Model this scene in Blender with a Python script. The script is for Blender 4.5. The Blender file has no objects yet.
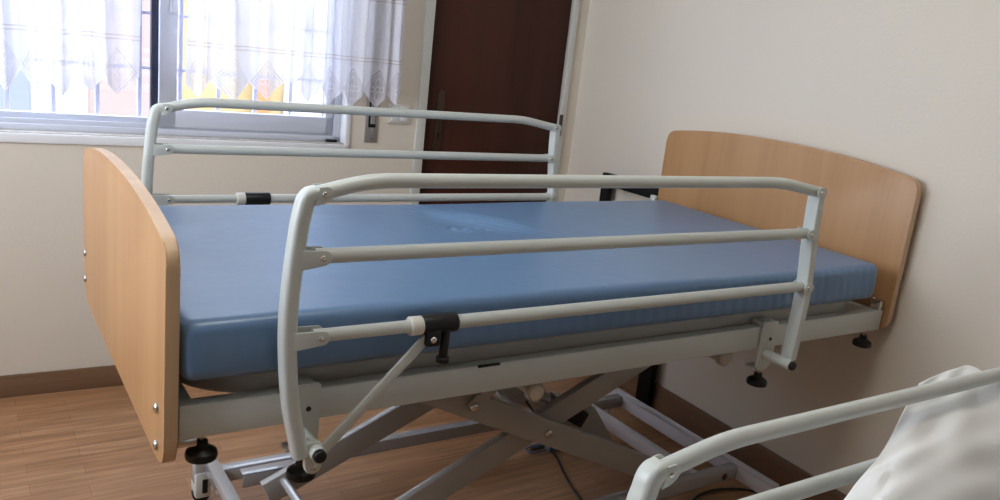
import bpy, bmesh, math, random
from mathutils import Vector, Matrix, Euler
random.seed(7)
S = bpy.context.scene
COL = S.collection
R = math.radians

# ------------------------------------------------------------------ camera
yaw, pitch, roll = R(34.247), R(-13.7194), R(6.3926)
fw = Vector((math.sin(yaw)*math.cos(pitch), math.cos(yaw)*math.cos(pitch), math.sin(pitch)))
rt = Vector((math.cos(yaw), -math.sin(yaw), 0)); up = rt.cross(fw)
rt2 = rt*math.cos(roll) + up*math.sin(roll); up2 = -rt*math.sin(roll) + up*math.cos(roll)
cd = bpy.data.cameras.new('camera'); cam = bpy.data.objects.new('camera', cd); COL.objects.link(cam)
m = Matrix((rt2, up2, -fw)).transposed().to_4x4(); m.translation = Vector((-0.3014, -1.3723, 1.4296))
cam.matrix_world = m
cd.sensor_width = 36; cd.lens = 36*826.59/1000; cd.clip_start = .02
S.camera = cam

# ------------------------------------------------------------------ light
S.view_settings.view_transform = 'Standard'; S.view_settings.look = 'None'
S.view_settings.exposure = 0.12; S.view_settings.gamma = 1; S.view_settings.use_curve_mapping = False
W = bpy.data.worlds.new('sky'); S.world = W; W.use_nodes = True
bg = W.node_tree.nodes['Background']; bg.inputs[0].default_value = (.80, .88, 1.0, 1); bg.inputs[1].default_value = 9.0
WTH = math.atan(-.0344)
MW = Matrix.Translation((0, 1.8809, 0)) @ Matrix.Rotation(WTH, 4, 'Z')     # window wall frame: x along, y outwards
MR = Matrix.Translation((2.1479, 0, 0)) @ Matrix.Rotation(WTH, 4, 'Z')     # right wall frame: y along, x outwards
def area(name, mat, sx, sy, power, col, portal=False):
    l = bpy.data.lights.new(name, 'AREA'); l.shape = 'RECTANGLE'; l.size = sx; l.size_y = sy; l.energy = power; l.color = col
    o = bpy.data.objects.new(name, l); COL.objects.link(o); o.matrix_world = mat
    if portal: l.cycles.is_portal = True
    return o
# sky portals at the window and at the side opening added for light
area('window_portal', MW @ Matrix.Translation((.08, .17, 1.58)) @ Matrix.Rotation(R(-90), 4, 'X'), 1.96, 1.24, 1, (1, 1, 1), True)
area('side_fill_portal', Matrix.Translation((-1.53, .45, 1.75)) @ Matrix.Rotation(R(90), 4, 'Z') @ Matrix.Rotation(R(-90), 4, 'X') , 1.5, 1.3, 1, (1, 1, 1), True)
sun = bpy.data.lights.new('sun', 'SUN'); sun.energy = 5; sun.angle = R(1); sun.color = (1, .93, .82)
so = bpy.data.objects.new('sun', sun); COL.objects.link(so); so.rotation_euler = Vector((.35, 1, -.9)).to_track_quat('-Z', 'Y').to_euler()
S.cycles.max_bounces = 10; S.cycles.diffuse_bounces = 6; S.cycles.transparent_max_bounces = 16
S.cycles.use_denoising = True; S.cycles.sample_clamp_indirect = 6

# ------------------------------------------------------------------ materials
class X:
    """tiny expression -> Math nodes"""
    def __init__(s, nt, v): s.nt, s.v = nt, v
    def op(s, o, *a):
        n = s.nt.nodes.new('ShaderNodeMath'); n.operation = o
        for i, q in enumerate((s,)+a):
            q = q.v if isinstance(q, X) else q
            if isinstance(q, (int, float)): n.inputs[i].default_value = q
            else: s.nt.links.new(q, n.inputs[i])
        return X(s.nt, n.outputs[0])
    def __add__(s, o): return s.op('ADD', o)
    def __sub__(s, o): return s.op('SUBTRACT', o)
    def __mul__(s, o): return s.op('MULTIPLY', o)
    def __truediv__(s, o): return s.op('DIVIDE', o)
    def abs(s): return s.op('ABSOLUTE')
    def lt(s, o): return s.op('LESS_THAN', o)
    def gt(s, o): return s.op('GREATER_THAN', o)
    def mx(s, o): return s.op('MAXIMUM', o)
    def mn(s, o): return s.op('MINIMUM', o)
    def fract(s): return s.op('FRACT')
    def near(s, c, w): return (s-c).abs().lt(w)
def mat(name, col, rough=.5, metal=0., bump=0., bscale=60., var=0., vscale=4., spec=None, stretch=(1, 1, 1), detail=3, bdist=.01, coat=0):
    mt = bpy.data.materials.new(name); mt.use_nodes = True; nt = mt.node_tree; b = nt.nodes['Principled BSDF']
    b.inputs['Roughness'].default_value = rough; b.inputs['Metallic'].default_value = metal
    if coat: b.inputs['Coat Weight'].default_value = coat
    if spec is not None: b.inputs['Specular IOR Level'].default_value = spec
    tc = nt.nodes.new('ShaderNodeTexCoord'); mp = nt.nodes.new('ShaderNodeMapping'); mp.inputs['Scale'].default_value = stretch
    nt.links.new(tc.outputs['Object'], mp.inputs[0])
    n = nt.nodes.new('ShaderNodeTexNoise'); n.inputs['Scale'].default_value = vscale; n.inputs['Detail'].default_value = detail
    nt.links.new(mp.outputs[0], n.inputs['Vector'])
    mx = nt.nodes.new('ShaderNodeMix'); mx.data_type = 'RGBA'
    mx.inputs[6].default_value = tuple(c*(1-var) for c in col)+(1,); mx.inputs[7].default_value = tuple(min(1, c*(1+var)) for c in col)+(1,)
    nt.links.new(n.outputs[0], mx.inputs[0]); nt.links.new(mx.outputs[2], b.inputs['Base Color'])
    if bump:
        n2 = nt.nodes.new('ShaderNodeTexNoise'); n2.inputs['Scale'].default_value = bscale; nt.links.new(mp.outputs[0], n2.inputs['Vector'])
        bp = nt.nodes.new('ShaderNodeBump'); bp.inputs['Strength'].default_value = bump; bp.inputs['Distance'].default_value = bdist
        nt.links.new(n2.outputs[0], bp.inputs['Height']); nt.links.new(bp.outputs[0], b.inputs['Normal'])
    return mt
def wood(name, c1, c2, grain=(60, 60, 2.5), rough=.4, coat=0.):
    mt = mat(name, c1, rough, coat=coat); nt = mt.node_tree; b = nt.nodes['Principled BSDF']
    tc = nt.nodes.new('ShaderNodeTexCoord'); mp = nt.nodes.new('ShaderNodeMapping'); mp.inputs['Scale'].default_value = grain
    n = nt.nodes.new('ShaderNodeTexNoise'); n.inputs['Scale'].default_value = 1.6; n.inputs['Detail'].default_value = 6; n.inputs['Roughness'].default_value = .65
    n.inputs['Distortion'].default_value = .6
    n3 = nt.nodes.new('ShaderNodeTexNoise'); n3.inputs['Scale'].default_value = .25; n3.inputs['Detail'].default_value = 2
    ad = nt.nodes.new('ShaderNodeMath'); ad.operation = 'MULTIPLY_ADD'; ad.inputs[1].default_value = .6
    cr = nt.nodes.new('ShaderNodeValToRGB'); cr.color_ramp.elements[0].position = .38; cr.color_ramp.elements[1].position = .95
    cr.color_ramp.elements[0].color = c2+(1,); cr.color_ramp.elements[1].color = c1+(1,)
    L = nt.links.new
    L(tc.outputs['Object'], mp.inputs[0]); L(mp.outputs[0], n.inputs[0]); L(mp.outputs[0], n3.inputs[0])
    L(n.outputs[0], ad.inputs[0]); L(n3.outputs[0], ad.inputs[2]); L(ad.outputs[0], cr.inputs[0]); L(cr.outputs[0], b.inputs['Base Color'])
    return mt
M_wall = mat('wall_plaster', (.70, .635, .54), .75, bump=.08, bscale=90, var=.02, vscale=1.5)
M_ceil = mat('ceiling_plaster', (.8, .78, .74), .9)
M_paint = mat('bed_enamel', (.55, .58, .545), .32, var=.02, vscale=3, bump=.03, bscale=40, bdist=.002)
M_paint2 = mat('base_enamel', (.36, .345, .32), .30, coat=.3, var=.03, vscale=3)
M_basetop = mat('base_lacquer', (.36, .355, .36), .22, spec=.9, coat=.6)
M_black = mat('black_plastic', (.008, .008, .009), .38, spec=.35)
M_blackmetal = mat('black_metal', (.006, .006, .006), .6, spec=.2)
M_chrome = mat('steel_bolt', (.62, .6, .56), .25, 1.0)
M_cap = mat('tube_end_cap', (.52, .47, .38), .4, var=.1, vscale=30)
M_beech = wood('beech_board', (.46, .255, .115), (.37, .19, .08), (45, 45, 2.2), .42)
M_edge = wood('beech_edge', (.60, .42, .26), (.48, .31, .17), (60, 60, 2), .45)
M_door = wood('mahogany_door', (.060, .018, .010), (.030, .009, .005), (30, 30, 1.2), .5)
M_door.node_tree.nodes['Principled BSDF'].inputs['Specular IOR Level'].default_value = .25
M_skirt = wood('skirting_wood', (.22, .125, .07), (.13, .07, .038), (3, 3, 70), .4)
M_alu = mat('window_aluminium', (.60, .62, .68), .38, .1)
M_gasket = mat('window_gasket', (.03, .035, .06), .5)
M_channel = mat('channel_lacquer_lit', (.66, .66, .70), .25, spec=.8, coat=.4)  # lighter copy of the base lacquer, skylight put into its colour
M_white = mat('white_trim', (.78, .79, .80), .4)
M_doorframe = mat('door_frame_paint', (.60, .60, .55), .45)
M_stone = mat('stone_sill', (.36, .33, .29), .7, var=.4, vscale=45)
M_iron = mat('grille_iron', (.60, .60, .68), .6)
M_bronze = mat('bronze_plate', (.06, .035, .022), .45, .5)
M_plate = mat('switch_plastic', (.68, .66, .60), .35)
M_steelbox = mat('strap_box_steel', (.50, .48, .46), .35, .7)
M_sheet = mat('white_bedding', (.88, .89, .89), .95, spec=.1, bump=.12, bscale=7, bdist=.02, var=.01)
M_cable = mat('cable_rubber', (.015, .015, .017), .5)

def vinyl():
    mt = mat('blue_vinyl', (.125, .225, .385), .34, var=.03, vscale=2); nt = mt.node_tree; b = nt.nodes['Principled BSDF']
    tc = nt.nodes.new('ShaderNodeTexCoord')
    n = nt.nodes.new('ShaderNodeTexNoise'); n.inputs['Scale'].default_value = 5; n.inputs['Detail'].default_value = 4
    bp = nt.nodes.new('ShaderNodeBump'); bp.inputs['Strength'].default_value = .25; bp.inputs['Distance'].default_value = .02
    nt.links.new(tc.outputs['Object'], n.inputs[0]); nt.links.new(n.outputs[0], bp.inputs['Height']); nt.links.new(bp.outputs[0], b.inputs['Normal'])
    return mt
M_vinyl = vinyl()

def floor_mat():
    mt = bpy.data.materials.new('laminate_floor'); mt.use_nodes = True; nt = mt.node_tree; b = nt.nodes['Principled BSDF']; L = nt.links.new
    tc = nt.nodes.new('ShaderNodeTexCoord')
    br = nt.nodes.new('ShaderNodeTexBrick'); br.offset = .37; br.inputs['Scale'].default_value = 1
    br.inputs['Brick Width'].default_value = .42; br.inputs['Row Height'].default_value = .064; br.inputs['Mortar Size'].default_value = .0006
    br.inputs['Color1'].default_value = (.36, .185, .088, 1); br.inputs['Color2'].default_value = (.43, .24, .125, 1); br.inputs['Mortar'].default_value = (.20, .10, .05, 1)
    L(tc.outputs['Object'], br.inputs[0])
    mp = nt.nodes.new('ShaderNodeMapping'); mp.inputs['Scale'].default_value = (2.2, 34, 1); L(tc.outputs['Object'], mp.inputs[0])
    n = nt.nodes.new('ShaderNodeTexNoise'); n.inputs['Scale'].default_value = 1.5; n.inputs['Detail'].default_value = 6; n.inputs['Distortion'].default_value = .8; L(mp.outputs[0], n.inputs[0])
    cr = nt.nodes.new('ShaderNodeValToRGB'); cr.color_ramp.elements[0].position = .33; cr.color_ramp.elements[1].position = .68
    cr.color_ramp.elements[0].color = (.70, .66, .62, 1); cr.color_ramp.elements[1].color = (1.12, 1.1, 1.08, 1); L(n.outputs[0], cr.inputs[0])
    mx = nt.nodes.new('ShaderNodeMix'); mx.data_type = 'RGBA'; mx.blend_type = 'MULTIPLY'; mx.inputs[0].default_value = 1
    L(br.outputs[0], mx.inputs[6]); L(cr.outputs[0], mx.inputs[7]); L(mx.outputs[2], b.inputs['Base Color']); b.inputs['Roughness'].default_value = .42
    return mt
M_floor = floor_mat()

def glass_mat():
    mt = bpy.data.materials.new('window_glass'); mt.use_nodes = True; nt = mt.node_tree; L = nt.links.new
    o = nt.nodes['Material Output']; nt.nodes.remove(nt.nodes['Principled BSDF'])
    t = nt.nodes.new('ShaderNodeBsdfTransparent'); t.inputs[0].default_value = (.95, .96, 1, 1); g = nt.nodes.new('ShaderNodeBsdfGlossy'); g.inputs['Roughness'].default_value = .02
    mx = nt.nodes.new('ShaderNodeMixShader'); mx.inputs[0].default_value = .06
    L(t.outputs[0], mx.inputs[1]); L(g.outputs[0], mx.inputs[2]); L(mx.outputs[0], o.inputs[0]); return mt
M_glass = glass_mat()

def lace_mat():
    """sheer voile with lace diamonds; UV.x counts the teeth, UV.y is the height in metres"""
    mt = bpy.data.materials.new('lace_voile'); mt.use_nodes = True; nt = mt.node_tree; L = nt.links.new
    o = nt.nodes['Material Output']; nt.nodes.remove(nt.nodes['Principled BSDF'])
    tc = nt.nodes.new('ShaderNodeTexCoord'); sp = nt.nodes.new('ShaderNodeSeparateXYZ'); L(tc.outputs['UV'], sp.inputs[0])
    u, v = X(nt, sp.outputs[0]), X(nt, sp.outputs[1])
    du = (u.fract()-.5).abs()*2                     # 0 centre of a tooth .. 1 between teeth
    def diamond(vc, hw, hh):
        e = (v-vc).abs()/hh; d = du/hw
        s = d+e
        lines = s.near(.97, .04).mx(s.near(.80, .03)).mx(s.near(.64, .02))
        # four petals as rings
        def ring(a, b_, ra, rb):
            q = ((d-a)/ra)*((d-a)/ra) + ((e-b_)/rb)*((e-b_)/rb)
            return q.near(1.0, .32)
        pet = ring(0., .30, .12, .20).mx(ring(.30, 0., .20, .12))
        return lines.mx(pet), s.lt(1.0)
    l1, in1 = diamond(1.205, .95, .088)
    l2, in2 = diamond(1.425, .42, .075)
    l3, in3 = diamond(1.76, .42, .075)
    lines = l1.mx(l2).mx(l3)
    thick = v.near(1.328, .0022).mx(v.near(1.315, .0022)).mx(v.near(1.553, .0022)).mx(v.near(1.566, .0022))
    hl = ((v*110).fract()).lt(.35)*(v.lt(1.30))*(v.gt(1.255))
    nz = nt.nodes.new('ShaderNodeTexNoise'); nz.inputs['Scale'].default_value = 1; nz.inputs['Detail'].default_value = 2
    mp = nt.nodes.new('ShaderNodeMapping'); mp.inputs['Scale'].default_value = (6, 260, 1); L(tc.outputs['UV'], mp.inputs[0]); L(mp.outputs[0], nz.inputs[0])
    weave = X(nt, nz.outputs[0])
    border = v.lt(1.30)
    op = weave*.20+.60 + border*.02
    op = op.mx(lines*.97).mx(thick*.85).mx(hl*.75)
    # open lace inside the diamond between the lines
    net = in1*(lines*-1+1)*(-.26)
    op = (op+net).mn(1.0).mx(.05)
    lw = nt.nodes.new('ShaderNodeLayerWeight'); lw.inputs[0].default_value = .5; fc = X(nt, lw.outputs[1])
    op = op+(op*-1+1)*fc*1.0
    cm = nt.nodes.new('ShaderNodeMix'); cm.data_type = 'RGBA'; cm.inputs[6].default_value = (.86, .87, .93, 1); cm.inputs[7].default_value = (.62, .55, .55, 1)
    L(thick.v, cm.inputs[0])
    cm2 = nt.nodes.new('ShaderNodeMix'); cm2.data_type = 'RGBA'; L(lines.v, cm2.inputs[0]); L(cm.outputs[2], cm2.inputs[6]); cm2.inputs[7].default_value = (.70, .67, .73, 1); cm = cm2  # white lace thread tinted mauve grey, its backlit shade put into the colour
    df = nt.nodes.new('ShaderNodeBsdfDiffuse'); L(cm.outputs[2], df.inputs[0]); tl = nt.nodes.new('ShaderNodeBsdfTranslucent'); L(cm.outputs[2], tl.inputs[0])
    m1 = nt.nodes.new('ShaderNodeMixShader'); m1.inputs[0].default_value = .30; L(df.outputs[0], m1.inputs[1]); L(tl.outputs[0], m1.inputs[2])
    t = nt.nodes.new('ShaderNodeBsdfTransparent'); m2 = nt.nodes.new('ShaderNodeMixShader')
    L(op.v, m2.inputs[0]); L(t.outputs[0], m2.inputs[1]); L(m1.outputs[0], m2.inputs[2]); L(m2.outputs[0], o.inputs[0])
    return mt
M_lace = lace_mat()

# ------------------------------------------------------------------ mesh helpers
class MB:
    def __init__(s): s.bm = bmesh.new(); s.mats = []
    def _mi(s, m):
        if m is None: return 0
        if m not in s.mats: s.mats.append(m)
        return s.mats.index(m)
    def _put(s, bm2, M=None, m=None, smooth=True):
        if M is not None: bmesh.ops.transform(bm2, matrix=M, verts=bm2.verts)
        bmesh.ops.recalc_face_normals(bm2, faces=bm2.faces)
        me = bpy.data.meshes.new('t'); i = s._mi(m)
        for f in bm2.faces: f.smooth = smooth; f.material_index = i
        bm2.to_mesh(me); bm2.free(); s.bm.from_mesh(me); bpy.data.meshes.remove(me)
        return s
    def box(s, a, b, bev=.002, M=None, m=None, seg=2):
        b2 = bmesh.new(); bmesh.ops.create_cube(b2, size=1)
        c = [(a[i]+b[i])/2 for i in range(3)]; d = [abs(b[i]-a[i]) for i in range(3)]
        bmesh.ops.transform(b2, matrix=Matrix.Translation(c) @ Matrix.Diagonal(d+[1]), verts=b2.verts)
        bv = min(bev, min(d)*.45)
        if bv > 0: bmesh.ops.bevel(b2, geom=b2.edges[:], offset=bv, segments=seg, profile=.5, affect='EDGES')
        return s._put(b2, M, m)
    def beam(s, p, q, w, t, hint=(0, 1, 0), bev=.002, m=None, ext=0):
        """box from p to q; t thick along hint, w wide across"""
        p, q = Vector(p), Vector(q); z = (q-p); l = z.length; z.normalize(); h = Vector(hint); x = h.cross(z).normalized(); y = z.cross(x)
        Mx = Matrix((x, y, z)).transposed().to_4x4(); Mx.translation = (p+q)/2
        return s.box((-w/2, -t/2, -l/2-ext), (w/2, t/2, l/2+ext), bev, Mx, m)
    def cyl(s, p, q, r, r2=None, n=20, bev=0, m=None, cap=True):
        p, q = Vector(p), Vector(q); d = q-p; l = d.length; b2 = bmesh.new()
        bmesh.ops.create_cone(b2, cap_ends=cap, segments=n, radius1=r, radius2=r if r2 is None else r2, depth=l)
        if bev: bmesh.ops.bevel(b2, geom=[e for e in b2.edges if abs(e.verts[0].co.z-e.verts[1].co.z) < 1e-6], offset=bev, segments=3, profile=.5, affect='EDGES')
        Mx = Vector((0, 0, 1)).rotation_difference(d).to_matrix().to_4x4(); Mx.translation = (p+q)/2
        return s._put(b2, Mx, m)
    def sweep(s, pts, sec, hint=(0, 1, 0), m=None, caps=True, closed=False):
        """sweep a section [(a,b)] (a across, b along hint) down a path"""
        P = [Vector(p) for p in pts]; n = len(P); b2 = bmesh.new(); rings = []
        for i, p in enumerate(P):
            if closed: t = (P[(i+1) % n]-P[i-1])
            else: t = (P[min(i+1, n-1)]-P[max(i-1, 0)])
            t.normalize(); h = Vector(hint); x = h.cross(t).normalized(); y = t.cross(x)
            # widen at the mitre
            rings.append([b2.verts.new(p+x*a+y*b) for a, b in sec])
        k = len(sec)
        for i in range(n if closed else n-1):
            A, B = rings[i], rings[(i+1) % n]
            for j in range(k): b2.faces.new((A[j], A[(j+1) % k], B[(j+1) % k], B[j]))
        if caps and not closed: b2.faces.new(rings[0]); b2.faces.new(rings[-1])
        return s._put(b2, None, m)
    def tube(s, pts, r, n=16, **k):
        return s.sweep(pts, [(r*math.cos(6.28318*i/n), r*math.sin(6.28318*i/n)) for i in range(n)], **k)
    def prism(s, poly, axis, a0, a1, bev=.0, m=None, M=None, seg=3):
        """polygon in the plane across `axis` pushed from a0 to a1"""
        b2 = bmesh.new()
        def pt(u, v, a): return {0: (a, u, v), 1: (u, a, v), 2: (u, v, a)}[axis]
        A = [b2.verts.new(pt(u, v, a0)) for u, v in poly]; B = [b2.verts.new(pt(u, v, a1)) for u, v in poly]
        f1 = b2.faces.new(A); f2 = b2.faces.new(B); n = len(poly)
        for i in range(n): b2.faces.new((A[i], A[(i+1) % n], B[(i+1) % n], B[i]))
        if bev: bmesh.ops.bevel(b2, geom=list(f1.edges)+list(f2.edges), offset=bev, segments=seg, profile=.5, affect='EDGES')
        return s._put(b2, M, m)
    def dome(s, c, r, d, h, m=None, n=16):
        """shallow domed head at c looking along d"""
        b2 = bmesh.new(); prof = [(r, 0), (r, h*.25), (r*.85, h*.65), (r*.5, h*.93), (0.0008, h)]; rings = []
        for rr, z in prof: rings.append([b2.verts.new((rr*math.cos(6.28318*i/n), rr*math.sin(6.28318*i/n), z)) for i in range(n)])
        for A, B in zip(rings, rings[1:]):
            for j in range(n): b2.faces.new((A[j], A[(j+1) % n], B[(j+1) % n], B[j]))
        b2.faces.new(rings[0]); b2.faces.new(rings[-1])
        Mx = Vector((0, 0, 1)).rotation_difference(Vector(d)).to_matrix().to_4x4(); Mx.translation = Vector(c)
        return s._put(b2, Mx, m)
    def lathe(s, prof, c, d=(0, 0, 1), n=28, m=None):
        b2 = bmesh.new(); rings = []
        for rr, z in prof: rings.append([b2.verts.new((max(rr, .0005)*math.cos(6.28318*i/n), max(rr, .0005)*math.sin(6.28318*i/n), z)) for i in range(n)])
        for A, B in zip(rings, rings[1:]):
            for j in range(n): b2.faces.new((A[j], A[(j+1) % n], B[(j+1) % n], B[j]))
        b2.faces.new(rings[0]); b2.faces.new(rings[-1])
        Mx = Vector((0, 0, 1)).rotation_difference(Vector(d)).to_matrix().to_4x4(); Mx.translation = Vector(c)
        return s._put(b2, Mx, m)
    def obj(s, name, m, parent=None, M=None, sharp=35):
        me = bpy.data.meshes.new(name); s.bm.to_mesh(me); s.bm.free()
        me.materials.append(m)
        if s.mats:
            me.materials.clear()
            for q in s.mats: me.materials.append(q if q else m)
        me.set_sharp_from_angle(angle=R(sharp))
        o = bpy.data.objects.new(name, me); COL.objects.link(o)
        if M is not None: o.matrix_world = M
        if parent is not None:
            o.parent = parent; o.matrix_parent_inverse = Matrix.Identity(4)
            if parent.parent is None or True:
                o.matrix_parent_inverse = Matrix.Identity(4)
                w = world(parent); o.matrix_parent_inverse = w.inverted()
        return o
WORLD = {}
def world(o):
    m_ = Matrix.LocRotScale(o.location, o.rotation_euler, o.scale)
    return (world(o.parent) @ o.matrix_parent_inverse @ m_) if o.parent else m_
def tag(o, label=None, cat=None, group=None, kind=None):
    for k, v in (('label', label), ('category', cat), ('group', group), ('kind', kind)):
        if v: o[k] = v
    return o
def empty(name, loc, label, cat, group=None):
    o = bpy.data.objects.new(name, None); COL.objects.link(o); o.location = loc; o.empty_display_size = .1
    return tag(o, label, cat, group)
def struct(o): o['kind'] = 'structure'; return o
def smooth_path(pts, k=6):
    """Catmull-Rom through the points"""
    P = [Vector(p) for p in pts]; out = []
    for i in range(len(P)-1):
        p0, p1, p2, p3 = P[max(i-1, 0)], P[i], P[i+1], P[min(i+2, len(P)-1)]
        for j in range(k):
            t = j/k; out.append(.5*((2*p1)+(-p0+p2)*t+(2*p0-5*p1+4*p2-p3)*t*t+(-p0+3*p1-3*p2+p3)*t**3))
    out.append(P[-1]); return out
def fillet(pts, d):
    P = [Vector(p) for p in pts]; out = [P[0]]
    for i in range(1, len(P)-1):
        a = P[i-1]-P[i]; c = P[i+1]-P[i]
        A = P[i]+a.normalized()*min(d, a.length*.49); B = P[i]+c.normalized()*min(d, c.length*.49)
        for j in range(7): t = j/6; out.append((1-t)**2*A+2*t*(1-t)*P[i]+t*t*B)
    out.append(P[-1]); return out
def rrect(w, h, r, n=4):
    """rounded rectangle section"""
    out = []
    for cx_, cy_, a0 in ((w/2-r, h/2-r, 0), (-w/2+r, h/2-r, 90), (-w/2+r, -h/2+r, 180), (w/2-r, -h/2+r, 270)):
        for i in range(n+1): a = R(a0+90*i/n); out.append((cx_+r*math.cos(a), cy_+r*math.sin(a)))
    return out

# ------------------------------------------------------------------ room shell
ZC = 2.65
b = MB(); b.box((-1.7, -3.3, -.1), (2.6, 2.2, 0), 0); struct(b.obj('floor', M_floor))
b = MB(); b.box((-1.7, -3.3, ZC), (2.6, 2.2, ZC+.1), 0); struct(b.obj('ceiling', M_ceil))
wx0, wx1, wz0, wz1 = -.9, 1.055, .966, 2.2          # window opening
dx0, dx1, dz1 = 1.413, 2.118, 2.05
b = MB(); T = .2
b.box((-1.6, 0, 0), (wx0, T, ZC), 0); b.box((wx0, 0, 0), (wx1, T, wz0), 0); b.box((wx0, 0, wz1), (wx1, T, ZC), 0)
b.box((wx1, 0, 0), (dx0, T, ZC), 0); b.box((dx0, 0, dz1), (dx1, T, ZC), 0); b.box((dx1, 0, 0), (2.35, T, ZC), 0)
struct(b.obj('wall_back', M_wall, M=MW))
b = MB(); b.box((0, -3.3, 0), (.15, 1.82, ZC), 0); struct(b.obj('wall_right', M_wall, M=MR))
b = MB(); b.box((-1.6, -3.2, 0), (-1.45, -.3, ZC), 0); b.box((-1.6, 1.2, 0), (-1.45, 1.98, ZC), 0); b.box((-1.6, -.3, 0), (-1.45, 1.2, 1.1), 0); b.box((-1.6, -.3, 2.4), (-1.45, 1.2, ZC), 0); struct(b.obj('wall_left', M_wall))  # unseen opening in this wall added to let in side light
b = MB(); b.box((-1.6, -3.15, 0), (2.3, -3.0, ZC), 0); struct(b.obj('wall_front', mat('front_wall_bounce_cut', (.26, .22, .18), .8)))  # unseen wall, coloured dark to cut the light it bounces back
# skirting
b = MB(); b.box((-1.5, -.012, 0), (dx0-.045, 0, .085), .003); struct(b.obj('baseboard_back', M_skirt, M=MW))
b = MB(); b.box((-.014, -3.1, 0), (0, 1.80, .108), .003); struct(b.obj('baseboard_right', M_skirt, M=MR))

# window: white trim, stone sill, frame, sashes, glass
b = MB(); b.box((wx0-.02, -.008, .935), (wx1+.018, 0, .968), .002); b.box((wx1-.002, -.008, .935), (wx1+.018, .0, wz1+.02), .002)
b.box((wx1-.004, 0, wz0), (wx1+.0, .05, wz1), 0)
b.box((wx0-.02, -.008, wz1), (wx1+.018, 0, wz1+.02), .002); struct(b.obj('trim_1', M_white, M=MW))
b = MB(); b.box((wx0, -.002, wz0-.02), (wx1, .19, wz0+.006), .002); struct(b.obj('trim_2', M_stone, M=MW))
b = MB(); z0 = wz0+.006
b.box((wx0, .05, z0), (wx1-.004, .15, z0+.022), .002); b.box((wx0, .062, z0+.022), (wx1-.004, .068, z0+.04), .001); b.box((wx0, .105, z0+.022), (wx1-.004, .111, z0+.05), .001)
b.box((wx1-.034, .05, z0+.0), (wx1-.004, .15, wz1), .002); b.box((wx0, .05, z0), (wx0+.03, .15, wz1), .002); b.box((wx0, .05, wz1-.03), (wx1-.004, .15, wz1), .002)
wf = struct(b.obj('window_1', M_alu, M=MW))
b = MB()   # inner (right-hand) sash
b.box((.340, .054, z0+.03), (1.016, .082, z0+.098), .003); b.box((.340, .054, z0+.03), (.402, .082, wz1-.03), .003)
b.box((.985, .054, z0+.03), (1.016, .082, wz1-.03), .003); b.box((.340, .054, wz1-.09), (1.016, .082, wz1-.03), .003)
b.box((.375, .040, 1.42), (.40, .056, 1.56), .004)
struct(b.obj('window_sash', M_alu, wf, MW))
b = MB()   # outer (left-hand) sash
b.box((wx0+.02, .098, z0+.03), (.372, .126, z0+.058), .003); b.box((wx0+.02, .098, wz1-.09), (.372, .126, wz1-.03), .003); b.box((wx0+.02, .098, z0+.03), (wx0+.07, .126, wz1-.03), .003)
struct(b.obj('window_sash', M_alu, wf, MW))
b = MB(); b.box((.318, .096, z0+.03), (.375, .128, wz1-.03), .002); b.box((wx0+.02, .092, z0+.024), (.375, .096, z0+.034), .001); struct(b.obj('window_gasket', M_gasket, wf, MW))
b = MB(); b.box((.40, .066, z0+.09), (.99, .070, wz1-.08), 0); struct(b.obj('window_pane', M_glass, wf, MW))
b = MB(); b.box((wx0+.06, .110, z0+.05), (.33, .114, wz1-.08), 0); struct(b.obj('window_pane', M_glass, wf, MW))
b = MB(); b.box((.985, .02, z0+.0), (1.03, .045, z0+.012), .004); struct(b.obj('window_catch', M_black, wf, MW))

# security grille outside
g = empty('window_grille', MW @ Vector((.08, .26, .98)), 'iron security grille of upright bars outside the window', 'grille')
b = MB()
for i in range(-6, 8):
    xx = .445+.1475*i; b.box((xx-.008, .225, .99), (xx+.008, .241, 2.3), .002)
b.obj('upright_bars', M_iron, g, MW)['label'] = 'upright grey bars'
b = MB()
for z in (.98, 1.205, 1.41, 1.61, 1.81, 2.01, 2.21): b.box((-.9, .228, z-.006), (1.30, .238, z+.006), .001)
b.obj('cross_bars', M_iron, g, MW)
for z in (1.0, 1.98):
    for xx in (-.6, 1.1):
        b = MB(); b.box((xx-.01, .19, z-.01), (xx+.01, .232, z+.01), .002); b.obj('wall_fixing', M_iron, g, MW)

# neighbouring house across the yard
M_h1 = mat('peach_render', (.21, .155, .135), .9, var=.03); M_h2 = mat('yellow_render', (.23, .175, .08), .9, var=.04); M_h3 = mat('white_render', (.29, .29, .31), .9)
M_h4 = mat('blue_grey_render', (.13, .145, .17), .9); M_or = mat('orange_shutter', (.26, .10, .025), .7); M_pave = mat('yard_paving', (.5, .48, .45), .9)
h = empty('neighbour_house', (1.5, 4.6, -1), 'sunlit peach and yellow house front seen through the window', 'house')
def hb(name, m_, *bx):
    q = MB()
    for a_, c_ in bx: q.box(a_, c_, .0)
    return q.obj(name, m_, h)
ZB = 2.3
hb('peach_wall', M_h1, ((.43, 4.60, -1), (.98, 4.75, ZB)))
hb('yellow_wall', M_h2, ((.98, 4.62, -1), (1.72, 4.75, ZB)))
hb('white_wall', M_h3, ((1.72, 4.60, -1), (5, 4.8, ZB+.2)))
hb('white_pier', M_h3, ((.10, 4.59, -1), (.43, 4.75, ZB)))
hb('grey_wall', M_h4, ((-3, 4.56, -1), (.10, 4.7, ZB)))
hb('orange_shutter', M_or, ((1.50, 4.54, .72), (1.60, 4.62, 1.02)))
b = MB(); b.box((-3, 2.2, -1.1), (6, 4.8, -1), 0); tag(struct(b.obj('yard_ground', M_pave)))

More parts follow.
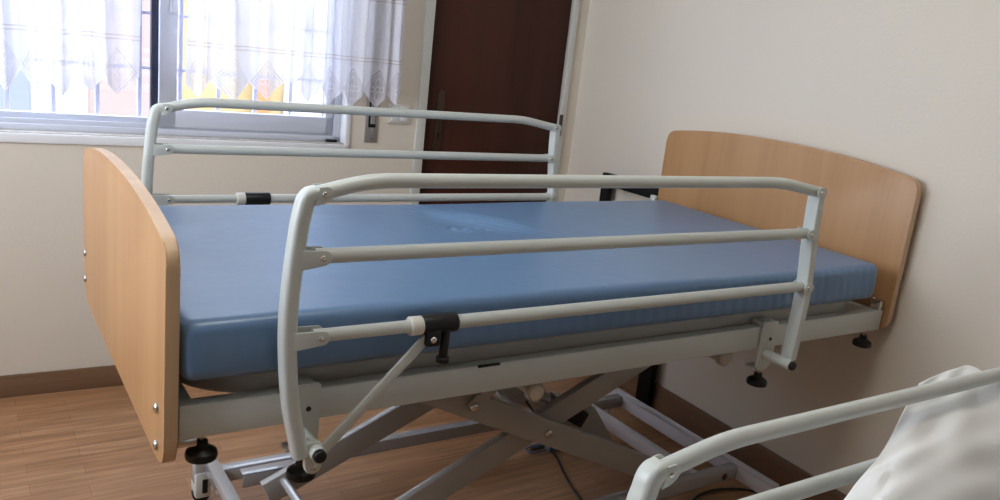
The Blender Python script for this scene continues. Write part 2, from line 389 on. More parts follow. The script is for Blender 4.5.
# door
b = MB(); b.box((dx0, .01, .004), (dx1, .05, dz1-.002), .002); dr = struct(b.obj('door_1', M_door, M=MW))
b = MB(); b.box((dx0-.042, -.012, 0), (dx0, .012, dz1+.04), .003); b.box((dx1, -.012, 0), (dx1+.032, .012, dz1+.04), .003); b.box((dx0-.042, -.012, dz1), (dx1+.032, .012, dz1+.04), .003)
struct(b.obj('door_frame', M_doorframe, dr, MW))
b = MB()
def plate(zc0, zc1, xc, w):
    n = 10; pl = [(xc+w/2*math.cos(R(180*i/n)), zc1-w/2+w/2*math.sin(R(180*i/n))) for i in range(n+1)]+[(xc+w/2*math.cos(R(180+180*i/n)), zc0+w/2+w/2*math.sin(R(180+180*i/n))) for i in range(n+1)]
    b.prism(pl, 1, .003, .011, .001)
plate(.955, 1.222, 1.485, .036); struct(b.obj('door_plate', M_bronze, dr, MW))
b = MB(); b.cyl((1.485, .006, 1.115), (1.485, -.04, 1.115), .009); b.tube([(1.485, -.038, 1.115), (1.53, -.042, 1.115), (1.60, -.038, 1.112)], .009); struct(b.obj('door_handle', M_bronze, dr, MW))
b = MB(); b.cyl((1.485, .004, 1.03), (1.485, .001, 1.03), .006); b.box((1.483, .0, 1.005), (1.487, .004, 1.03), 0); struct(b.obj('door_keyhole', M_black, dr, MW))
b = MB()
for z in (.25, 1.10, 1.85): b.cyl((dx1+.003, -.016, z-.05), (dx1+.003, -.016, z+.05), .008, bev=.002)
struct(b.obj('door_hinge', M_bronze, dr, MW))

# light switch and roller-shutter strap box
g = empty('light_switch', MW @ Vector((1.285, 0, 1.105)), 'cream double light switch on the wall between window and door', 'light switch')
b = MB(); b.box((1.236, -.010, 1.068), (1.334, 0, 1.148), .003); b.obj('switch_plate', M_plate, g, MW)
for k in (0, 1):
    b = MB(); b.box((1.247+.04*k, -.0145, 1.079), (1.283+.04*k, -.008, 1.137), .002); b.obj('rocker', M_white, g, MW)
g = empty('shutter_strap_box', MW @ Vector((1.165, 0, .985)), 'narrow steel roller shutter strap box on the wall by the window corner', 'shutter winder')
b = MB(); b.box((1.138, -.006, .982), (1.195, 0, 1.26), .002); b.obj('cover_plate', M_steelbox, g, MW)
b = MB(); b.box((1.150, -.0072, 1.045), (1.183, -.0055, 1.255), .0005); b.obj('slot', M_black, g, MW)
b = MB(); b.box((1.158, -.010, 1.06), (1.180, -.0065, 1.75), .0008); b.obj('strap', mat('grey_strap', (.30, .28, .27), .8), g, MW)
b = MB(); b.cyl((1.166, -.005, .998), (1.166, -.009, .998), .004); b.obj('screw', M_chrome, g, MW)

# unseen fill light added at the ceiling to brighten upward-facing surfaces
lp = empty('added_fill_light', (.55, -.25, 2.65), 'round opal fill light added above the beds, out of view', 'fill light')
M_fill = bpy.data.materials.new('fill_glow'); M_fill.use_nodes = True
_b = M_fill.node_tree.nodes['Principled BSDF']; _b.inputs['Base Color'].default_value = (.9, .9, .88, 1); _b.inputs['Emission Color'].default_value = (1, .96, .86, 1); _b.inputs['Emission Strength'].default_value = 12
b = MB(); b.lathe([(.26, .0), (.27, -.02), (.26, -.05), (.20, -.075), (.10, -.088), (0, -.09)], (.55, -.25, 2.64)); b.obj('diffuser', M_fill, lp)
b = MB(); b.lathe([(.285, .012), (.285, -.012), (.27, -.018), (.262, -.012), (.262, .012)], (.55, -.25, 2.638)); b.obj('fill_ring', M_white, lp)

# lace curtains ---------------------------------------------------------------
def curtain(tips, vals, x0, x1, label):
    """tips / vals: (x, z) of the points and notches of the toothed hem, alternating, starting and ending with a notch"""
    prof = []
    for i, v_ in enumerate(vals):
        prof.append((v_[0], v_[1], float(i)))
        if i < len(tips): prof.append((tips[i][0], tips[i][1], i+.5))
    xs = []; N = 14
    for (a, za, ua), (c, zc_, uc) in zip(prof, prof[1:]):
        for j in range(N): t = j/N; xs.append((a+(c-a)*t, za+(zc_-za)*t, ua+(uc-ua)*t))
    xs.append(prof[-1])
    zt = 2.24; K = 40
    bm = bmesh.new(); uvl = bm.loops.layers.uv.new('UVMap'); grid = []; rnd = random.Random(3)
    ph = [rnd.uniform(-.8, .8) for _ in range(40)]
    for x, zb, u in xs:
        colv = []
        p = ph[int(u) % 40]
        for k in range(K+1):
            f = (k/K)**1.5; z = zb+(zt-zb)*f
            hgt = (z-1.1)
            y = -.066 + .022*math.sin(u*math.pi*1.0+.4*math.sin(u*.7)) + .020*math.sin(u*math.pi*2.3+p*.3+hgt*.6) + .004*math.sin(u*19+hgt*3)
            xx = x+.006*math.sin(u*2.1+hgt*3)*min(1, f*4)
            colv.append((bm.verts.new((xx, y, z)), u, z))
        grid.append(colv)
    for A, B in zip(grid, grid[1:]):
        for k in range(K):
            q = [A[k], B[k], B[k+1], A[k+1]]; f = bm.faces.new([w[0] for w in q]); f.smooth = True
            for lp, w in zip(f.loops, q): lp[uvl].uv = (w[1], w[2])
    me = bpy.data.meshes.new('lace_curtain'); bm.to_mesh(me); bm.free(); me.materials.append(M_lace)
    o = bpy.data.objects.new('lace_curtain', me); COL.objects.link(o); o.matrix_world = MW
    tag(o, label, 'curtain', 'lace curtains at the window')
    return o
lt = [(-.153-.095*k, 1.117) for k in range(7, 0, -1)]+[(-.153, 1.117), (-.061, 1.114), (.013, 1.112), (.105, 1.128), (.183, 1.123)]
lv = [(-.866, 1.18)]+[(-.105-.095*k, 1.18) for k in range(7, 0, -1)]+[(-.105, 1.186), (-.031, 1.165), (.065, 1.165), (.135, 1.177), (.254, 1.19)]
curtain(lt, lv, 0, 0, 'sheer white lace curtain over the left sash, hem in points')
rtp = [(.458, 1.130), (.573, 1.128), (.707, 1.137), (.86, 1.136), (.966, 1.13), (1.046, 1.133), (1.165, 1.134), (1.223, 1.150)]
rvl = [(.410, 1.18), (.492, 1.192), (.644, 1.195), (.785, 1.222), (.912, 1.197), (.996, 1.190), (1.088, 1.201), (1.203, 1.195), (1.262, 1.215)]
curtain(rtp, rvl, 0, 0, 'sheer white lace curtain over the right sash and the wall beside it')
b = MB(); b.tube([(-1.0, -.062, 2.25), (1.36, -.062, 2.25)], .008)
for xx in (-.95, .33, 1.33): b.box((xx-.008, -.07, 2.235), (xx+.008, 0, 2.262), .002)
tag(b.obj('curtain_rod', M_white, M=MW), 'thin white curtain rod above the lace curtains', 'curtain rod')

# ------------------------------------------------------------------ the hospital bed
bed = empty('hospital_bed', (1.05, .52, 0), 'empty adjustable hospital bed with beech end boards and raised side rails', 'bed')
LB = 2.094
def rounded_poly(pts, rad, n=7):
    out = []; N_ = len(pts)
    for i, (p, r_) in enumerate(zip(pts, rad)):
        p = Vector(p); a = Vector(pts[i-1]); c = Vector(pts[(i+1) % N_])
        if r_ <= 0: out.append(tuple(p)); continue
        u_ = (a-p).normalized(); v_ = (c-p).normalized(); ang = u_.angle(v_); d_ = r_/math.tan(ang/2)
        A = p+u_*d_; B = p+v_*d_
        for j in range(n+1):
            t = j/n; out.append(tuple((1-t)**2*A+2*t*(1-t)*p+t*t*B))
    return out
def board(name, x0, x1, ya, yb, zlow, zc, zm, label):
    n = 24; arc = []
    for j in range(n+1):
        t = j/n; y = ya+(yb-ya)*t; arc.append((y, zc+(zm-zc)*(1-abs(2*t-1)**2.3)))
    poly = [(ya, zlow)]+arc+[(yb, zlow)]
    rad = [.055, .045]+[0]*(n-1)+[.045, .055]
    poly = rounded_poly(poly, rad)
    q = MB(); q.prism(poly, 0, x0, x1, .0025, seg=2); o = q.obj(name, M_beech, bed)
    # edge faces get the pale edge banding
    o.data.materials.append(M_edge)
    for f in o.data.polygons:
        if abs(f.normal.x) < .3: f.material_index = 1
    o['label'] = label; return o
fb = board('footboard', -.023, 0, -.012, 1.000, .655, 1.058, 1.104, 'lower beech board at the foot')
hbd = board('headboard', LB, LB+.024, -.017, 1.050, .697, 1.178, 1.219, 'taller beech board against the wall')
for par, x, d in ((fb, -.024, -1), (fb, 0, 1), (hbd, LB, -1)):
    for y in (.042, .965):
        for z in ((.754, .683) if y < .5 else (.787, .716)) if par is fb else (.79, .735):
            b = MB(); b.dome((x, y, z), .0095, (d, 0, 0), .006); b.obj('bolt', M_chrome, par)

# mattress frame: long side beams, ends
b = MB()
sec = rrect(.032, .064, .005, 3)
for y in (.016, 1.036): b.box((.004, y-.016, .705), (LB-.004, y+.016, .770), .004)
b.box((.004, .03, .71), (.034, 1.02, .765), .003); b.box((LB-.034, .03, .71), (LB-.004, 1.02, .765), .003)
b.box((.75, .03, .712), (.79, 1.02, .752), .003); b.box((1.42, .03, .712), (1.46, 1.02, .752), .003)
fr = b.obj('bed_frame', M_paint, bed)
b = MB()
for yy in (-.002,): b.box((.61, yy-.001, .766), (.665, yy+.004, .7712), .0005)
b.obj('frame_slot', M_black, fr)
for x in (.02, LB-.018):
    for y in (.016, 1.036):
        b = MB(); b.box((x-.012 if x > 1 else x-.018, y-.016, .770 if x > 1 else .69), (x+.016, y+.016, .800 if x > 1 else .708), .003); b.obj('corner_bracket', M_chrome, fr)
b = MB(); b.box((LB-.020, 1.045, .872), (LB-.002, 1.075, .912), .003); b.cyl((LB-.021, 1.06, .89), (LB-.018, 1.06, .89), .006, m=M_black)
b.mats = [M_paint, M_black]; b.obj('corner_socket', M_paint, fr)

# clamping knobs under the frame corners
def knob(c, r, parent, stem=.045):
    x, y, z = c
    b = MB(); b.lathe([(0, .0), (r*.60, .0), (r*.95, .004), (r, .011), (r*.93, .018), (r*.62, .024), (r*.42, .027), (r*.38, .038), (0, .040)], (x, y, z))
    o = b.obj('clamping_knob', M_black, parent); o['label'] = 'black round clamping knob'
    b = MB(); b.cyl((x, y, z+.036), (x, y, z+.036+stem), .0045, n=12); b.obj('screw_stem', M_chrome, o)
    return o
knob((.049, .024, .650), .029, bed, .02); knob((2.052, .024, .645), .029, bed, .03)
knob((.052, 1.03, .645), .029, bed, .03); knob((2.045, 1.03, .640), .029, bed, .03)

# mattress platform: bent tube and slats
b = MB(); pts = []
px0, px1, py0, py1, rr_ = .030, 2.03, .047, .985, .13
for cx_, cy_, a0 in ((px0+rr_, py0+rr_, 180), (px1-rr_, py0+rr_, 270), (px1-rr_, py1-rr_, 0), (px0+rr_, py1-rr_, 90)):
    for i in range(9): a = R(a0+90*i/8); pts.append((cx_+rr_*math.cos(a), cy_+rr_*math.sin(a), .782))
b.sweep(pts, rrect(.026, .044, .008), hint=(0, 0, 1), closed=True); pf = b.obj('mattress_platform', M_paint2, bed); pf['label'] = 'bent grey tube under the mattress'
for i in range(13):
    x = .10+i*.150
    b = MB(); b.box((x, .062, .797), (x+.085, .978, .808), .003); b.obj('slat', M_paint2, pf)
b = MB(); b.box((.10, .050, .800), (2.0, .075, .814), .002)
for x in (.30, .55): b.cyl((x, .040, .79), (x, .036, .79), .008)
for x in (.86, 1.36, 1.38): b.cyl((x, .042, .795), (x, .034, .795), .007)
b.obj('slat_rail', M_paint2, pf)

# axle tubes with domed caps below the side beam
for i, (x, z) in enumerate(((.800, .668), (1.435, .676))):
    b = MB(); b.cyl((x, .035, z), (x, 1.0, z), .0165, n=24); b.cyl((x, .030, z), (x, .050, z), .024, n=28, bev=.003)
    b.box((x-.02, .95, z), (x+.02, .99, .71), .002); b.box((x-.012, .09, z), (x+.012, .12, .712), .002)
    ax = b.obj('axle_tube', M_paint2, bed); b = MB(); b.dome((x, .031, z), .0195, (0, -1, 0), .010, n=24); b.obj('end_cap', M_cap, ax)

# scissor lift --------------------------------------------------------------
def arm(y, p, q, w=.072, t=.026, name='scissor_arm', pins=()):
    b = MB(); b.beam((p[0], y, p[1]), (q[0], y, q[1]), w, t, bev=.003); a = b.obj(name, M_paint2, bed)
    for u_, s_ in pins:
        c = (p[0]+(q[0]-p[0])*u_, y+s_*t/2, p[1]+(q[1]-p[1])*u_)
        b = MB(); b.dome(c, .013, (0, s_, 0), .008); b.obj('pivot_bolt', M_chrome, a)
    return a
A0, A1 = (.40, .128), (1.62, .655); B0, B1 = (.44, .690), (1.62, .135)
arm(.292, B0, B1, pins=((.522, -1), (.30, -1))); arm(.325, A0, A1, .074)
arm(.735, B0, B1); arm(.702, A0, A1, .074, pins=((.5, -1),))
b = MB(); b.cyl((1.056, .29, .404), (1.056, .745, .404), .013); b.obj('cross_tube', M_paint2, bed)
b = MB(); b.cyl((.447, .25, .165), (.447, .695, .165), .012); b.obj('cross_tube', M_basetop, bed)
b = MB(); b.cyl((1.58, .28, .645), (1.58, .76, .645), .014); b.obj('cross_tube', M_paint2, bed)
b = MB(); b.cyl((.48, .28, .676), (.48, .76, .676), .014); b.obj('cross_tube', M_paint2, bed)
arm(.262, (.775, .525), (.93, .665), .034, .010, 'lift_link', pins=((.06, -1),))
arm(.80, (.775, .525), (.93, .665), .034, .010, 'lift_link')
for y in (.30, .72):
    for xx in (.48, 1.58):
        b = MB(); b.box((xx-.08, y-.02, .668), (xx+.08, y+.02, .71), .003); b.obj('arm_hanger', M_paint2, bed)

# floor base ------------------------------------------------------------------
b = MB()
def uch(q, a_, c_, topw=None):
    q.box(a_, c_, .003)
b.box((.30, .835, .108), (1.865, .872, .150), .003); b.box((.30, .245, .108), (1.865, .282, .150), .003)
b.box((.283, .13, .108), (.318, .985, .152), .003)
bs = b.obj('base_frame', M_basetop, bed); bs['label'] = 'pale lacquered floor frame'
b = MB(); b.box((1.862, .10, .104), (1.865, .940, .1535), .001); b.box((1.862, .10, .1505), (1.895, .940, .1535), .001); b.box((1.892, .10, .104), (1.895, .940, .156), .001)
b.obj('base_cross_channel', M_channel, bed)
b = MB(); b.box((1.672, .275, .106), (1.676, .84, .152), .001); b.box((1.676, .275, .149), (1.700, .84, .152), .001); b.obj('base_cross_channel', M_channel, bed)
for y in (.785, .290):
    b = MB(); b.box((.36, y, .108), (.545, y+.004, .150), .001); b.box((.36, y, .147), (.545, y+.040, .150), .001); b.obj('slide_guide', M_basetop, bed)
b = MB(); b.dome((1.80, .243, .128), .012, (0, -1, 0), .006); b.obj('base_bolt', mat('brown_bolt', (.12, .08, .06), .5, .5), bs)
for x in (.283, 1.880):
    for y in (.150, .940) if x < 1 else (.14, .925):
        if x < 1:
            b = MB(); b.box((x-.026, y-.030, .022), (x+.022, y+.027, .108), .009); c = b.obj('caster', M_paint, bed)
            b = MB(); b.cyl((x-.002, y-.012, .027), (x-.002, y+.012, .027), .0268, n=28, bev=.003); b.obj('wheel', M_black, c)
            b = MB(); b.box((x-.006, y-.032, .04), (x+.010, y-.028, .085), .002); b.obj('caster_slot', M_black, c); continue
        b = MB(); b.lathe([(.018, 0), (.020, .003), (.018, .010), (.008, .014), (.008, .108)], (x, y, 0)); b.obj('levelling_foot', M_paint2, bed)
# foot-end end cap post seen left of the frame
b = MB(); b.box((.256, .915, .060), (.29, .970, .146), .010); b.dome((.272, .945, .145), .012, (0, 0, 1), .006); b.obj('base_end_bracket', M_basetop, bs)

# actuator and its bracket
b = MB(); pl = [(1.255, .385), (1.385, .345), (1.50, .190), (1.43, .17), (1.28, .25)]
b.prism(pl, 1, .470, .475, .001); b.prism(pl, 1, .540, .545, .001); b.beam((1.262, .5075, .378), (1.37, .5075, .345), .006, .074, bev=.001); b.beam((1.388, .5075, .34), (1.495, .5075, .195), .005, .074, bev=.001)
b.obj('actuator_bracket', M_paint2, bed)
ac = MB(); ac.cyl((1.20, .504, .36), (1.34, .504, .295), .028, n=24); ac.cyl((1.24, .504, .34), (.80, .504, .60), .016, n=20); ac = ac.obj('lift_actuator', M_paint2, bed)
b = MB(); b.beam((1.275, .49, .350), (1.338, .49, .312), .055, .085, bev=.006); b.obj('actuator_end', M_black, ac)
b = MB(); b.box((1.16, .42, .50), (1.40, .56, .60), .01); b.obj('motor_housing', M_black, bed)
b = MB(); b.beam((.86, .40, .60), (1.06, .40, .50), .10, .05, bev=.006); b.beam((1.0, .44, .66), (1.05, .44, .54), .09, .03, bev=.004); b.obj('actuator_mount', M_paint2, bed)
b = MB(); b.tube(smooth_path([(1.0, .41, .68), (.985, .40, .62), (1.02, .40, .56), (1.06, .42, .45), (1.2, .45, .3)]), .0035, n=8); b.obj('motor_cable', M_cable, bed)

# side rails -------------------------------------------------------------------
def side_rail(y0, s, parent, name, label, full=True, dx=0, dz=0, bars=None, left=None, right=None, adj=None):
    """y0 plane of the bars, s = +1/-1 the outward direction"""
    J = dict(xl=(.213, .217, .222), xr=(1.540, 1.534, 1.566), z=(1.160, 1.049, .903), b0=(.300, 1.181), b1=(1.398, 1.182))
    if bars: J.update(bars)
    al, ar, az = adj or (0, 0, 0)
    up_l = left or [(.187, 1.146), (.176, 1.096), (.167, .99), (.166, .90), (.176, .787), (.194, .700), (.200, .675)]
    up_r = right or [(1.547, 1.166), (1.553, 1.05), (1.571, .905), (1.570, .78), (1.566, .70)]
    if adj:
        J['xl'] = tuple(v+al for v in J['xl']); J['xr'] = tuple(v+ar for v in J['xr']); J['z'] = (J['z'][0]+az, J['z'][1], J['z'][2])
        J['b0'] = (J['b0'][0]+al, J['b0'][1]+az); J['b1'] = (J['b1'][0]+ar, J['b1'][1]+az)
        up_l = [(v[0]+al, v[1]+(az if i == 0 else 0)) for i, v in enumerate(up_l)]; up_r = [(v[0]+ar, v[1]) for v in up_r]
    D = .0138
    q = MB(); P = lambda x, z, o=0: (x+dx, y0+s*o, z+dz)
    top = [P(J['xl'][0]-.012, J['z'][0]-.003), P(*J['b0']), P(*J['b1']), P(J['xr'][0], J['z'][0]-.001)]
    q.tube(fillet(top, .045), D)
    q.tube([P(J['xl'][1]-.01, J['z'][1]), P(J['xr'][1], J['z'][1])], D)
    q.tube([P(J['xl'][2]-.01, J['z'][2]), P(.40 if not bars else 1.0, J['z'][2])], D*.88); q.tube([P(.42 if not bars else 1.0, J['z'][2]), P(J['xr'][2], J['z'][2])], D)
    rail = q.obj(name, M_paint, parent); rail['label'] = label
    # uprights
    q = MB(); lt_ = smooth_path([P(*p) for p in up_l]); 
    # rounded shoulder
    x_, z_ = up_l[0]
    sh = smooth_path([P(x_+.030, z_+.030), P(x_+.014, z_+.027), P(x_+.002, z_+.012), P(*up_l[1])], 6)
    lt_ = smooth_path([P(x_+.016, z_+.011), P(x_+.006, z_+.009), P(x_-.001, z_+.001), P(x_-.005, z_-.014)]+[P(*p) for p in up_l[1:]])
    q.sweep(lt_, rrect(.029, .034, .010)); ul = q.obj('upright', M_paint, rail)
    q = MB(); q.sweep(smooth_path([P(*p) for p in up_r]), rrect(.025, .037, .004)); ur = q.obj('upright', M_paint, rail)
    # joint brackets
    for k in range(3):
        xl, z = J['xl'][k], J['z'][k]
        xa = {0: up_l[0][0]+.012, 1: up_l[1][0]+.012, 2: up_l[3][0]+.012}[k]
        tilt = .010 if k == 0 else 0
        q = MB()
        for o in (-.0152, .0152):
            pl = [(xa-(.002 if k == 0 else .01), z-.020), (xa+.010, z-.017)]+[(xl+.002+.0135*math.cos(R(a)), z+.0135*math.sin(R(a))) for a in range(-80, 91, 20)]+[(xa-(-.004 if k == 0 else .01), z+(.012 if k == 0 else .0145))]
            pl = [(x+dx, zz+dz) for x, zz in pl]
            q.prism(pl, 1, y0+o-.0015, y0+o+.0015, .0006)
        q.box((xa-.004+dx, y0-.0152, z-.018+dz), (xa+.003+dx, y0+.0152, z+(.004 if k == 0 else .010)+dz), .001)
        q.obj('joint_bracket', M_paint, ul)
        c = P(xl, z)
        for o in (-1, 1):
            q = MB(); q.dome((c[0], y0+o*.0165, c[2]), .0055, (0, o, 0), .003); q.obj('rivet', M_chrome, ul)
        xr = J['xr'][k]; q = MB()
        for o in (-.0192, .0192):
            pl = [(xr+.006+.0135*math.cos(R(a)), z+.0135*math.sin(R(a))) for a in range(-80, 81, 20)]+[(xr-.004+.0135*math.cos(R(a)), z+.0135*math.sin(R(a))) for a in range(100, 261, 20)]
            pl = [(x+dx, zz+dz) for x, zz in pl]
            q.prism(pl, 1, y0+o-.0015, y0+o+.0015, .0006)
        q.box((xr+.004+dx, y0-.0192, z-.012+dz), (xr+.012+dx, y0+.0192, z+.012+dz), .001)
        q.obj('joint_bracket', M_paint, ur)
        c = P(xr-.002, z)
        for o in (-1, 1):
            q = MB(); q.dome((c[0], y0+o*.0205, c[2]), .0055, (0, o, 0), .003); q.obj('rivet', M_chrome, ur)
    if not full: return rail
    zb = J['z'][2]
    q = MB(); q.cyl(P(.400, zb), P(.428, zb), .0185, n=24, bev=.003); q.obj('rail_collar', M_plate, rail)['label'] = 'white plastic collar'
    q = MB(); q.cyl(P(.424, zb), P(.502, zb), .0192, n=24, bev=.003); q.box(P(.432, zb-.040, -.013), P(.462, zb-.005, .020), .005)
    lk = q.obj('locking_clamp', M_black, rail); lk['label'] = 'black sliding clamp with hanging grip'
    q = MB(); q.cyl(P(.478, zb-.01, .008), P(.476, zb-.068, .008), .009, n=18, bev=.002); q.cyl(P(.476, zb-.066, .008), P(.476, zb-.078, .008), .0135, n=22, bev=.003); q.obj('release_grip', M_black, lk)
    q = MB(); c = P(.444, zb-.024, .022); q.dome(c, .007, (0, s, 0), .005); q.obj('clamp_screw', M_chrome, lk)
    q = MB(); q.beam(P(.440, zb-.024, .004), P(.236, .672-dz, .004), .020, .008, bev=.002); q.obj('brace', M_paint, rail)
    # mounting brackets, hooked over the side beam
    for e, xb in ((0, .225), (1, 1.543)):
        w = .024 if e == 0 else .026
        q = MB(); yin = y0 - s*.040     # outer face of the beam is 6.7 cm inside of the bars
        yf = .0 if s < 0 else 1.052
        ya, yb_ = (yf-.006, yf+.036) if s < 0 else (yf-.036, yf+.006)
        q.box((xb-w, ya, .768), (xb+w, yb_, .786), .006)
        yo = (yf-.010, yf-.001) if s < 0 else (yf+.001, yf+.010)
        q.prism(rounded_poly([(xb-w, .655), (xb-w, .786), (xb+w+.009, .786), (xb+w+.007, .664), (xb+w-.012, .645), (xb-w+.01, .645)], [0, .010, .012, .004, .004, .004], 4), 1, yo[0], yo[1], .0015)
        q.box((xb-w-.004, min(yf, yf-s*.03), .645), (xb+w-.012, max(yf, yf-s*.03), .653), .002)
        br = q.obj('mounting_bracket', M_paint, rail)
        q = MB(); q.cyl((xb+.009, yf+s*.009, .735), (xb+.009, yf+s*.0115, .735), .005); q.obj('bracket_hole', M_black, rail)
        q = MB(); zc = .684 if e == 0 else .692
        q.cyl((xb, yf+s*.004, zc), (xb, y0+s*.030, zc), .0145, n=24, bev=.002); q.obj('hinge_pin', M_paint, rail)
        q = MB(); q.cyl((xb, y0+s*.026, zc), (xb, y0+s*.040, zc), .0125, n=20, bev=.004); q.obj('pin_cap', M_black, rail)['label'] = 'black rubber end cap'
        if e == 0:
            q = MB(); pl = rounded_poly([(xb-.020, .700), (xb+.014, .700), (xb+.012, .638), (xb-.016, .638)], [.008, .012, .012, .012], 4)
            q.prism(pl, 1, min(y0-s*.004, y0+s*.012), max(y0-s*.004, y0+s*.012), .003); q.obj('pivot_lug', M_paint, rail)
            q = MB(); q.dome((xb-.002, y0+s*.012, .650), .006, (0, s, 0), .003); q.obj('rivet', M_chrome, rail)
        yk = yf-s*.012
        k = knob((xb+.010 if e == 0 else xb+.016, yk, .580 if e == 0 else .588), .029, rail, .03)
    return rail
side_rail(-.067, -1, bed, 'side_rail', 'raised rail on the near long side')
side_rail(1.09, 1, bed, 'side_rail', 'raised rail on the window side', adj=(-.016, .014, .004))

# mattress --------------------------------------------------------------------
def mattress(name, x0, x1, y0, y1, z0, z1, r, m_, label, cat, seed=1, wr=True):
    bm = bmesh.new(); nx = 330 if wr else 60
    # closed surface built ring by ring: section across y, swept along x, with rounded ends
    sec = []
    w = (y1-y0)/2; h_ = (z1-z0)/2; k = 26
    def rr(a_w, a_h, r_):
        o = []
        segs = [(a_w-r_, a_h-r_, 0), (-a_w+r_, a_h-r_, 90), (-a_w+r_, -a_h+r_, 180), (a_w-r_, -a_h+r_, 270)]
        for i, (cx_, cz_, a0) in enumerate(segs):
            for j in range(6): a = R(a0+90*j/5); o.append((cx_+r_*math.cos(a), cz_+r_*math.sin(a)))
            nxt = segs[(i+1) % 4]; a = R(a0+90); p = (cx_+r_*math.cos(a), cz_+r_*math.sin(a)); b_ = R(nxt[2]); q_ = (nxt[0]+r_*math.cos(b_), nxt[1]+r_*math.sin(b_))
            nn = (120 if wr else 20) if i % 2 == 0 else 8
            for j in range(1, nn): t = j/nn; o.append((p[0]+(q_[0]-p[0])*t, p[1]+(q_[1]-p[1])*t))
        return o
    xs = []
    for i in range(7): a = R(90*i/6); xs.append((x0+r-r*math.cos(a), r-r*math.sin(a)))
    for i in range(1, nx): xs.append((x0+r+(x1-x0-2*r)*i/nx, 0))
    for i in range(7): a = R(90-90*i/6); xs.append((x1-r+r*math.cos(a), r-r*math.sin(a)))
    rnd = random.Random(seed); rings = []
    cy, cz = (y0+y1)/2, (z0+z1)/2
    for x, ins in xs:
        ring = []
        for (a, c) in rr(w-ins, h_-ins, r if ins < r*.9 else max(r-ins, .003)*1.0+.001):
            y, z = cy+a, cz+c
            if wr:
                side = abs(a) > w-r*.6-ins
                if side:
                    # vertical gathers of the cover along the long sides, stronger towards the head
                    g_ = .0012+.0026*max(0, min(1, (x-1.25)/.5))
                    fade = 1-abs(c)/(h_+.01)
                    y += (1 if a > 0 else -1)*g_*fade*(math.sin(x*2*math.pi/.038+2.2*math.sin(x*7)+c*25))*.6
                    y += (1 if a > 0 else -1)*.004*fade*math.sin(x*7)
                if c > h_-r:
                    z += .0025*math.sin(x*3.1+y*2)+.0012*math.sin(x*7+y*5)
                    # creases in the middle of the top
                    dx_, dy_ = x-.99, y-.66
                    s_ = (dx_*.80+dy_*.60); t_ = (-dx_*.60+dy_*.80)
                    e_ = math.exp(-(t_/.16)**2-(s_/.09)**2); z += .007*e_*math.sin(s_*2*math.pi/.044+3*t_)
                    dx_, dy_ = x-.90, y-.56
                    e_ = math.exp(-((dx_)/.06)**2-((dy_)/.05)**2); z += .005*e_*math.sin(math.hypot(dx_, dy_*1.3)*2*math.pi/.032)
            ring.append(bm.verts.new((x, y, z)))
        rings.append(ring)
    K = len(rings[0])
    for A, B in zip(rings, rings[1:]):
        for j in range(K): bm.faces.new((A[j], A[(j+1) % K], B[(j+1) % K], B[j])).smooth = True
    bm.faces.new(rings[0]); bm.faces.new(rings[-1]); bmesh.ops.recalc_face_normals(bm, faces=bm.faces)
    me = bpy.data.meshes.new(name); bm.to_mesh(me); bm.free(); me.materials.append(m_)
    o = bpy.data.objects.new(name, me); COL.objects.link(o); return tag(o, label, cat)
mattress('mattress', .004, 1.998, -.014, .918, .815, .925, .021, M_vinyl, 'blue wipe-clean mattress lying bare on the bed with the beech end boards', 'mattress')

# ------------------------------------------------------------------ second bed
bed2 = empty('hospital_bed', (1.3, -1.15, 0), 'hospital bed in front of the other one, its pale rail holding back a white pillow', 'bed')
side_rail(-.67, 1, bed2, 'side_rail', 'pale rail of the second bed', full=False,
          bars=dict(xl=(.482, .478, .478), xr=(1.832, 1.84, 1.84), z=(.903, .799, .660), b0=(.600, .923), b1=(1.70, .923)),
          left=[(.458, .893), (.446, .850), (.436, .76), (.434, .67), (.444, .55), (.462, .46), (.468, .42)], right=[(1.842, .906), (1.846, .80), (1.857, .66), (1.852, .53), (1.846, .45)])
b = MB()
for y in (-.735, -1.70): b.box((.15, y-.016, .455), (2.04, y+.016, .52), .004)
b.box((.15, -1.70, .46), (.18, -.73, .515), .003); b.box((2.01, -1.70, .46), (2.04, -.73, .515), .003)
for x in (.47, 1.84): b.box((x-.026, -.725, .42), (x+.026, -.655, .535), .004)
b.obj('bed_frame', M_paint, bed2)
for x in (.25, 1.95):
    for y in (-.76, -1.67):
        b = MB(); b.box((x-.02, y-.02, .06), (x+.02, y+.02, .47), .004); b.cyl((x, y-.012, .04), (x, y+.012, .04), .04, n=24); b.obj('leg', M_paint2, bed2)
mt2 = mattress('mattress', .19, 1.99, -1.68, -.75, .525, .625, .016, mat('white_sheet_cover', (.78, .8, .82), .85), 'white covered mattress of the second bed under the pillow', 'mattress', wr=False)
# white pillow pushed up against the rail
rows = [[(1.178, -.622, .911), (1.244, -.616, .916), (1.310, -.616, .921), (1.368, -.625, .920), (1.41, -.705, .884), (1.56, -.76, .87)],
        [(1.099, -.650, .894), (1.164, -.655, .893), (1.254, -.664, .889), (1.325, -.690, .888), (1.443, -.74, .878), (1.60, -.78, .85)],
        [(.953, -.705, .858), (1.032, -.722, .872), (1.12, -.74, .873), (1.244, -.76, .850), (1.427, -.785, .816), (1.62, -.82, .79)],
        [(.845, -.728, .822), (.907, -.762, .842), (1.013, -.79, .836), (1.183, -.812, .801), (1.415, -.83, .746), (1.63, -.87, .73)],
        [(.755, -.765, .800), (.815, -.81, .810), (.924, -.845, .790), (1.108, -.865, .745), (1.382, -.88, .69), (1.63, -.92, .68)],
        [(.76, -.83, .72), (.83, -.89, .72), (.94, -.93, .715), (1.12, -.95, .70), (1.38, -.97, .67), (1.63, -1.0, .66)]]
